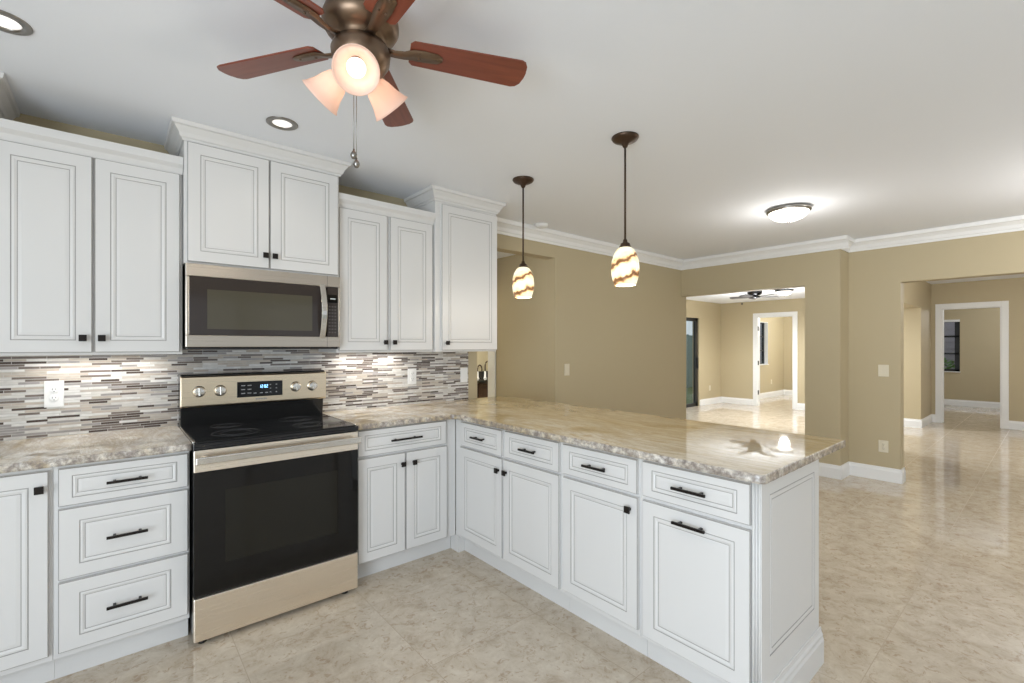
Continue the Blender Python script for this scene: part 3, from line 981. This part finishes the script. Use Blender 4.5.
# oven door
dr = B().box(0.004, RW - 0.004, -0.682, -0.645, 0.232, 0.884).obj('oven_door', M['black'], t, 0.004)
B().box(0.003, RW - 0.003, -0.6865, -0.6822, 0.232, 0.784).obj('door_glass', M['glass'], dr, 0.001)
B().box(0.003, RW - 0.003, -0.6885, -0.6822, 0.786, 0.884).obj('door_band', M['steel'], dr, 0.002)
B().box(0.125, RW - 0.115, -0.6872, -0.6866, 0.355, 0.690).obj('window', M['window'], dr)
hb = B().box(0.004, RW - 0.004, -0.741, -0.727, 0.828, 0.862)
for xx in (0.03, RW - 0.06):
    hb.box(xx, xx + 0.03, -0.728, -0.688, 0.834, 0.856)
hb.obj('handle', M['steel2'], dr, 0.005)
B().box(0.003, RW - 0.003, -0.6875, -0.645, 0.024, 0.218).obj('storage_drawer', M['steel'], t, 0.004)
B().box(0.004, RW - 0.004, -0.676, -0.645, 0.2185, 0.2315).obj('drawer_gap', M['black'], t)
for xx in (0.04, RW - 0.06):
    for yy in (-0.645, -0.09):
        B().lathe([(0.018, 0.0005), (0.018, 0.012), (0.012, 0.014), (0.012, 0.036)], 14, Matrix.Translation((xx, yy, 0))).obj('foot', M['black'], t)

# ------------------------------------------------------------------ microwave
t = thing('microwave', 'stainless over-the-range microwave above the cooktop', 'microwave', (0, 0, 1.349))
H = 0.416
B().box(0.002, 0.758, -0.372, -0.012, 0.0, H).obj('body', M['black'], t, 0.002)
B().box(0.006, 0.754, -0.385, -0.10, -0.012, -0.0005).obj('vent_base', M['black'], t, 0.003)
d = B()
d.box(0.0, 0.760, -0.4074, -0.3725, 0.0, 0.060).box(0.0, 0.760, -0.4074, -0.3725, 0.354, H)
d.box(0.0, 0.015, -0.4074, -0.3725, 0.060, 0.354).box(0.748, 0.760, -0.4074, -0.3725, 0.060, 0.354)
dd = d.obj('front_frame', M['mwsteel'], t, 0.003)
for za, zb in ((0.0, 0.06), (0.354, H)):
    B().box(0.6835, 0.685, -0.4080, -0.4070, za, zb).obj('seam', M['slot'], dd)
g = B().box(0.015, 0.680, -0.405, -0.3725, 0.0605, 0.3535).obj('door', M['mwglass'], t, 0.002)
B().box(0.090, 0.600, -0.4058, -0.4051, 0.092, 0.292).obj('window', M['mwwin'], g)
pts = []
for k in range(13):
    s = k / 12
    pts.append((0.655, -0.418 - 0.036 * math.sin(PI * s), 0.055 + 0.305 * s))
hb = B()
for (x0, x1) in ((0.640, 0.672),):
    poly = []
    outer = [(-0.410 - 0.040 * math.sin(PI * k / 14), 0.050 + 0.316 * k / 14) for k in range(15)]
    inner = [(-0.400 - 0.034 * math.sin(PI * k / 14), 0.054 + 0.308 * k / 14) for k in range(14, -1, -1)]
    hb.prism(outer + inner, 'x', x0, x1)
hb.obj('handle', M['steel2'], g, 0.003)
c = B().box(0.6855, 0.7475, -0.405, -0.3725, 0.0605, 0.3535).obj('control_panel', M['mwglass'], t, 0.002)
B().box(0.690, 0.743, -0.4062, -0.4052, 0.262, 0.308).obj('display', M['glass'], c)
for j in range(9):
    for i in range(3):
        B().box(0.6935 + 0.0165 * i, 0.7035 + 0.0165 * i, -0.4060, -0.4051, 0.082 + 0.019 * j, 0.090 + 0.019 * j).obj('key', M['dimkey'], c)
kb = B()
kb.box(0.702, 0.732, -0.4066, -0.4062, 0.281, 0.287)
kb.obj('clock', mat('dim_clock_digits', (0.4, 0.42, 0.42), 0.4, emit=(0.6, 0.7, 0.7), es=0.35), c)


# ------------------------------------------------------------------ outlets and switches (facing -y locally)
def outlet(label, loc, rz=0.0, m='plate', kind='outlet', wd=0.072, ht=0.118, group=None):
    t = thing('power_outlet' if kind == 'outlet' else 'light_switch', label, 'outlet' if kind == 'outlet' else 'switch', loc, rz, group)
    B().box(-wd / 2, wd / 2, -0.006, -0.0005, -ht / 2, ht / 2).obj('cover_plate', M[m], t, 0.002)
    if kind == 'outlet':
        for s in (-1, 1):
            r = B().lathe([(0.0165, 0.0), (0.0165, 0.003), (0.015, 0.0038), (0, 0.0038)], 20, Matrix.Translation((0, -0.006, 0.0205 * s)) @ Matrix.Rotation(PI / 2, 4, 'X')).obj('receptacle', M[m], t)
            q = B()
            for xx, hh in ((-0.006, 0.009), (0.006, 0.007)):
                q.box(xx - 0.001, xx + 0.001, -0.0103, -0.0097, 0.0205 * s + 0.003 - hh / 2, 0.0205 * s + 0.003 + hh / 2)
            q.box(-0.002, 0.002, -0.0103, -0.0097, 0.0205 * s - 0.010, 0.0205 * s - 0.0065)
            q.obj('slots', M['slot'], r)
        B().lathe([(0.003, 0), (0.003, 0.0012), (0, 0.0016)], 10, Matrix.Translation((0, -0.006, 0)) @ Matrix.Rotation(PI / 2, 4, 'X')).obj('screw', M[m], t)
    else:
        p = B().prism([(-0.006, -0.033), (-0.0105, -0.033), (-0.0075, 0.0), (-0.0085, 0.033), (-0.006, 0.033)], 'x', -0.0165, 0.0165).obj('rocker', M[m], t, 0.001)
    return t


outlet('white duplex outlet on the mosaic tile left of the range', (-0.490, -0.009, 1.121), ht=0.128, wd=0.070)
outlet('white duplex outlet on the mosaic tile right of the range', (1.450, -0.009, 1.125), group=None)
outlet('white rocker switch at the right end of the mosaic tile', (1.926, -0.009, 1.117), kind='switch', wd=0.070)
outlet('ivory light switch on the tan wall right of the hanging pendants', (3.175, 0, 1.118), m='ivory', kind='switch', wd=0.07, ht=0.116)
outlet('ivory light switch on the tan wall beside the passage opening', (X2, -2.046, 1.106), PI / 2 * -1, 'ivory', 'switch', 0.085, 0.118)
outlet('ivory outlet low on the tan wall beside the passage opening', (X2, -2.046, 0.345), -PI / 2, 'ivory', 'outlet', 0.078, 0.118)
outlet('ivory outlet low on the family room wall, near the sliding door', (10.29, 2.09, 0.376), 0, 'ivory', 'outlet')
outlet('ivory outlet low on the bedroom wall under its window', (13.1, 1.80, 0.40), 0, 'ivory', 'outlet')
tag(B().lathe([(0.02, 0), (0.02, 0.012), (0.012, 0.018), (0, 0.02)], 16, Matrix.Translation((X4, 1.592, 2.335)) @ Matrix.Rotation(-PI / 2, 4, 'Y')).obj('wall_sensor', M['slot']),
    'tiny dark sensor high on the family room wall above the white doorway', 'sensor')

# ------------------------------------------------------------------ ceiling fan
FX, FYY = 0.334, -1.743
t = thing('ceiling_fan', 'five-blade cherry wood ceiling fan with three lit glass shades', 'ceiling fan', (FX, FYY, CH))
o0 = CH      # local z = world z - CH
B().lathe([(0.085, -0.0005), (0.095, -0.016), (0.108, -0.040), (0.118, -0.068), (0.118, -0.086), (0.108, -0.103), (0.086, -0.118), (0.070, -0.124), (0.070, -0.136), (0.02, -0.138)], 40).obj('motor_housing', M['fanmetal'], t)
B().lathe([(0.066, -0.1385), (0.084, -0.144), (0.092, -0.165), (0.088, -0.195), (0.068, -0.225), (0.040, -0.242), (0.016, -0.248), (0.012, -0.256), (0.0, -0.260)], 36).obj('light_fitter', M['fanmetal'], t)
ZBL = 2.324 - CH
PH = 2.1311
for k in range(5):
    a = PH + 2 * PI * k / 5
    R = Matrix.Rotation(a, 4, 'Z')
    # blade outline along local x
    out = []
    r0, r1, w0, w1 = 0.165, 0.557, 0.050, 0.062
    out += [(r0, -w0), (r0 - 0.012, -w0 + 0.012), (r0 - 0.012, w0 - 0.012), (r0, w0)]
    out += [(r1 - 0.035, w1), (r1 - 0.018, w1 - 0.006), (r1 - 0.006, w1 - 0.022), (r1, 0.012), (r1 + 0.001, -0.010), (r1 - 0.004, -w1 + 0.022), (r1 - 0.014, -w1 + 0.006), (r1 - 0.028, -w1)]
    bb = B().prism(out, 'z', -0.003, 0.003)
    T = R @ Matrix.Translation((0, 0, ZBL)) @ Matrix.Rotation(math.radians(-11), 4, 'X')
    bmesh.ops.transform(bb.bm, matrix=T, verts=bb.bm.verts[:])
    # grain along the blade: keep mesh local to its own frame
    bmesh.ops.transform(bb.bm, matrix=T.inverted(), verts=bb.bm.verts[:])
    blade = bb.obj('blade', M['cherry'], t, 0.0012)
    blade.matrix_local = T
    ib = B()
    wds = [(0.075, 0.016, -0.012), (0.105, 0.014, -0.018), (0.135, 0.016, -0.016), (0.165, 0.022, -0.008), (0.20, 0.024, -0.0065), (0.245, 0.020, -0.0065), (0.262, 0.008, -0.0065)]
    top = [[ib.bm.verts.new((x, s * wv, z + dz)) for (x, wv, z) in wds] for s in (-1, 1) for dz in (0.0, 0.0032)]
    def strip(p, q):
        for i in range(len(wds) - 1):
            f = ib.bm.faces.new([p[i], p[i + 1], q[i + 1], q[i]]); f.smooth = True
    strip(top[0], top[2]); strip(top[1], top[3]); strip(top[0], top[1]); strip(top[2], top[3])
    for e in (0, -1):
        ib.bm.faces.new([top[0][e], top[1][e], top[3][e], top[2][e]])
    for xx, yy in ((0.185, 0.012), (0.185, -0.012), (0.24, 0.0)):
        ib.ball((xx, yy, -0.0075), 0.005, 0, 0.5, 8)
    iron = ib.obj('blade_iron', M['fanmetal'], blade)
for az in (7.5, 127.5, 247.5):
    a = math.radians(az)
    R = Matrix.Rotation(a, 4, 'Z')
    tilt = math.radians(50)        # axis: out and down
    T = Matrix.Translation((-0.011, 0.009, 0)) @ R @ Matrix.Translation((0.050, 0, -0.226)) @ Matrix.Rotation(PI - tilt, 4, 'Y')
    arm = B().lathe([(0.0, -0.03), (0.012, -0.03), (0.012, -0.004), (0.024, -0.002), (0.026, 0.012), (0.022, 0.016), (0.0, 0.016)], 20, T)
    armo = arm.obj('lamp_arm', M['fanmetal'], t)
    sh = B().lathe([(0.024, 0.010), (0.034, 0.020), (0.042, 0.040), (0.050, 0.070), (0.062, 0.098), (0.068, 0.106), (0.066, 0.107), (0.059, 0.098), (0.047, 0.070), (0.039, 0.040), (0.031, 0.022), (0.020, 0.013)], 36, T, cap=False)
    sh.obj('lamp_shade', M['shade'], armo)
    bu = B().lathe([(0.0, 0.014), (0.012, 0.016), (0.013, 0.034), (0.024, 0.052), (0.028, 0.068), (0.024, 0.083), (0.013, 0.092), (0, 0.095)], 24, T)
    bu.obj('bulb', M['bulb'], armo)
    Tw = Matrix.Translation((FX, FYY, CH)) @ T
    lo = spot('fan_lamp', Tw @ Vector((0, 0, 0.112)), 4.0, WARM, 165, 0.03)
    lo.rotation_euler = (Tw.to_3x3() @ Matrix.Rotation(PI, 3, 'X')).to_euler()
for dx, dy, zb in ((-0.018, 0.014, 1.965), (-0.010, 0.012, 1.938)):
    zl = zb - CH
    b = B().tube([(dx, dy, -0.232), (dx, dy, zl + 0.02)], 0.0011, 6)
    ch = b.obj('pull_chain', M['nickel'], t)
    B().lathe([(0.0, zl - 0.013), (0.006, zl - 0.011), (0.0105, zl - 0.003), (0.0105, zl + 0.003), (0.007, zl + 0.010), (0.003, zl + 0.014), (0.003, zl + 0.020), (0, zl + 0.021)], 14, Matrix.Translation((dx, dy, 0))).obj('chain_knob', M['nickel'], ch)


# ------------------------------------------------------------------ pendants
def pendant(label, x, y):
    t = thing('pendant_light', label, 'pendant light', (x, y, CH), 0, 'pendant lights over the peninsula')
    B().lathe([(0.070, -0.0005), (0.071, -0.006), (0.064, -0.016), (0.045, -0.026), (0.020, -0.034), (0.012, -0.052), (0.009, -0.056), (0.0, -0.056)], 36).obj('canopy', M['bronze'], t)
    B().lathe([(0.0055, -0.050), (0.0055, -0.545)], 12).obj('rod', M['bronze'], t)
    B().lathe([(0.0075, -0.538), (0.011, -0.546), (0.013, -0.556), (0.024, -0.562), (0.026, -0.572), (0.031, -0.577), (0.031, -0.584), (0.0, -0.585)], 24).obj('socket_cap', M['bronze'], t)
    pf = [(0.026, -0.580), (0.045, -0.594), (0.060, -0.620), (0.070, -0.655), (0.0735, -0.695), (0.070, -0.733), (0.062, -0.763), (0.055, -0.782)]
    inn = [(r - 0.003, z) for r, z in pf[::-1]]
    sh = B().lathe(pf + inn, 40, None, cap=False)
    o = sh.obj('lamp_shade', M['swirl'], t)
    B().ball((0, 0, -0.68), 0.026, 0, 1.3, 14).obj('bulb', M['bulb'], o)
    point('pendant_lamp', (x, y, CH - 0.80), 2.4, WARM, 0.03)
    return t


pendant('bronze pendant light with swirled glass, the farther one by the wall cabinets', 1.792, -0.892)
pendant('bronze pendant light with swirled glass, the nearer one over the peninsula', 1.785, -1.707)


# ------------------------------------------------------------------ other ceiling fittings
def dome(name, label, x, y, z, r, m_='nickel', es=None):
    t = thing(name, label, 'ceiling light', (x, y, z))
    B().lathe([(r * 0.9, -0.0005), (r, -0.006), (r, -0.026), (r * 0.93, -0.032), (r * 0.88, -0.033), (0, -0.033)], 40).obj('rim', M[m_], t)
    B().lathe([(r * 0.90, -0.0335), (r * 0.84, -0.055), (r * 0.66, -0.080), (r * 0.40, -0.096), (r * 0.12, -0.101), (0, -0.101)], 40).obj('glass_bowl', M['bowl'], t)
    B().lathe([(0.004, -0.1015), (0.012, -0.104), (0.010, -0.112), (0, -0.116)], 16).obj('finial', M[m_], t)
    return t


dome('dome_light', 'lit white glass dome light with nickel rim on the main ceiling', 3.848, -1.785, CH, 0.158)
point('dome_lamp', (3.848, -1.785, CH - 0.30), 7, (1.0, 0.97, 0.92), 0.1)


def can(label, x, y):
    t = thing('recessed_light', label, 'recessed light', (x, y, CH), 0, 'recessed ceiling lights')
    B().lathe([(0.072, -0.0005), (0.072, -0.004), (0.066, -0.007), (0.046, -0.005), (0.046, -0.0005)], 36, cap=False).obj('trim_ring', M['nickel'], t)
    B().lathe([(0.0455, -0.0008), (0.040, -0.002), (0.03, -0.003), (0, -0.0035)], 30).obj('lens', M['lens'], t)
    spot('recessed_lamp', (x, y, CH - 0.02), 1.2, (1.0, 0.92, 0.80), 125, 0.04)
    return t


can('round recessed light in the ceiling before the tall cabinet over the microwave', 0.365, -0.70)
can('round recessed light cut by the top left corner of the view', -0.554, -0.872)
t = thing('smoke_detector', 'small round white smoke detector on the ceiling near the wall opening', 'smoke detector', (2.68, -0.15, CH))
B().lathe([(0.058, -0.0005), (0.058, -0.012), (0.052, -0.024), (0.040, -0.030), (0, -0.031)], 32).obj('housing', M['plate'], t)
B().lathe([(0.008, -0.0312), (0.008, -0.034), (0, -0.035)], 12, Matrix.Translation((0.015, 0, 0))).obj('test_button', M['plate'], t)

# family room fan and light
t = thing('ceiling_fan', 'dark ceiling fan seen through the wide opening to the family room', 'ceiling fan', (8.55, 0.38, 2.37))
B().lathe([(0.09, -0.0005), (0.12, -0.02), (0.12, -0.07), (0.08, -0.10), (0.02, -0.105)], 28).obj('motor_housing', M['darkblade'], t)
B().lathe([(0.06, -0.106), (0.085, -0.118), (0.08, -0.145), (0.03, -0.16), (0, -0.162)], 24).obj('hub', M['darkblade'], t)
for k in range(5):
    a = 0.5 + 2 * PI * k / 5
    T = Matrix.Rotation(a, 4, 'Z') @ Matrix.Translation((0, 0, -0.125)) @ Matrix.Rotation(math.radians(10), 4, 'X')
    bb = B().prism([(0.07, -0.02), (0.13, -0.05), (0.39, -0.062), (0.42, -0.03), (0.42, 0.03), (0.39, 0.062), (0.13, 0.05), (0.07, 0.02)], 'z', -0.004, 0.004)
    o = bb.obj('blade', M['darkblade'], t, 0.001)
    o.matrix_local = T
dome('dome_light', 'lit white dome light on the family room ceiling beside its dark fan', 8.95, 0.03, 2.37, 0.145, 'darkblade')
spot('family_lamp', (8.95, 0.03, 2.24), 215, (0.95, 0.98, 1.0), 172, 0.08)
point('family_fill', (8.6, 0.3, 1.6), 66, (0.95, 0.98, 1.0), 0.08)  # added fill in mid-room, no fixture, lifts the family room ceiling
point('living_fill', (4.4, -3.9, CH - 0.45), 42, (1.0, 0.97, 0.93), 0.15)  # added fill outside the view for far walls and ceiling, no fixture
point('bedroom_fill', (12.6, 0.2, 2.1), 95, (0.93, 0.97, 1.0), 0.12)  # unseen fill added to brighten the bedroom
point('study_fill', (12.8, -3.2, 2.1), 43, (0.95, 0.97, 1.0), 0.12)  # fill added out of view to light the study, no fitting built
point('bath_fill', (3.2, 2.2, 2.1), 60, (1.0, 0.98, 0.92), 0.1)  # added to brighten the powder room, hangs from no fitting
point('hall_fill', (1.7, 0.52, 2.2), 7.5, (0.92, 0.96, 1.0), 0.1)  # fill added out of sight for the hallway walls
point('passage_fill', (8.3, -3.4, 2.25), 45, (1.0, 0.98, 0.94), 0.12)  # added fill for the passage, nothing on its ceiling gives it

# ------------------------------------------------------------------ vanity in the powder room
t = thing('bathroom_vanity', 'dark wood vanity with dark top, glimpsed through the hallway doorway', 'vanity', (3.55, 2.50, 0))
B().box(0, 1.45, 0.02, 0.545, 0.09, 0.80).obj('body', M['vanity'], t, 0.003)
B().box(0.02, 1.43, 0.08, 0.54, 0, 0.0895).obj('toe_kick', M['black'], t)
B().box(-0.02, 1.47, -0.02, 0.545, 0.8005, 0.835).obj('vanity_top', M['dkstone'], t, 0.004)
B().box(-0.02, 1.47, 0.525, 0.545, 0.8355, 0.935).obj('splash_back', M['dkstone'], t, 0.002)
for x0, x1 in ((0.02, 0.36), (0.37, 0.71), (0.73, 1.07), (1.09, 1.43)):
    dd = B().panel(x0, x1, 0.11, 0.78, 0.0, 0.02, 0.05).obj('door', [M['vanity'], M['black']], t)
    B().lathe([(0.009, 0.0), (0.012, 0.02), (0, 0.024)], 14, Matrix.Translation((x1 - 0.03, 0.0, 0.45)) @ Matrix.Rotation(PI / 2, 4, 'X')).obj('knob', M['nickel'], dd)


def faucet(label, x, y, s=1.0):
    t = thing('faucet', label, 'faucet', (x, y, 0.8355), 0, None)
    B().lathe([(0.030, 0.0), (0.030, 0.008), (0.018, 0.016), (0.016, 0.10), (0.012, 0.115), (0, 0.116)], 18).obj('base', M['plate'], t)
    pts = [(0, 0, 0.11)]
    for k in range(11):
        a = PI * k / 10
        pts.append((0.07 * s - 0.07 * s * math.cos(a), 0, 0.24 * s + 0.07 * math.sin(a)))
    pts.append((0.14 * s, 0, 0.20 * s))
    B().tube(pts, 0.010, 10).obj('spout', M['bronze'], t)
    return t


faucet('dark gooseneck faucet on the vanity seen beyond the kitchen wall, right one', 4.26, 2.78, 0.85)
faucet('dark faucet on the vanity beyond the kitchen wall, left one', 4.125, 2.80, 0.6)
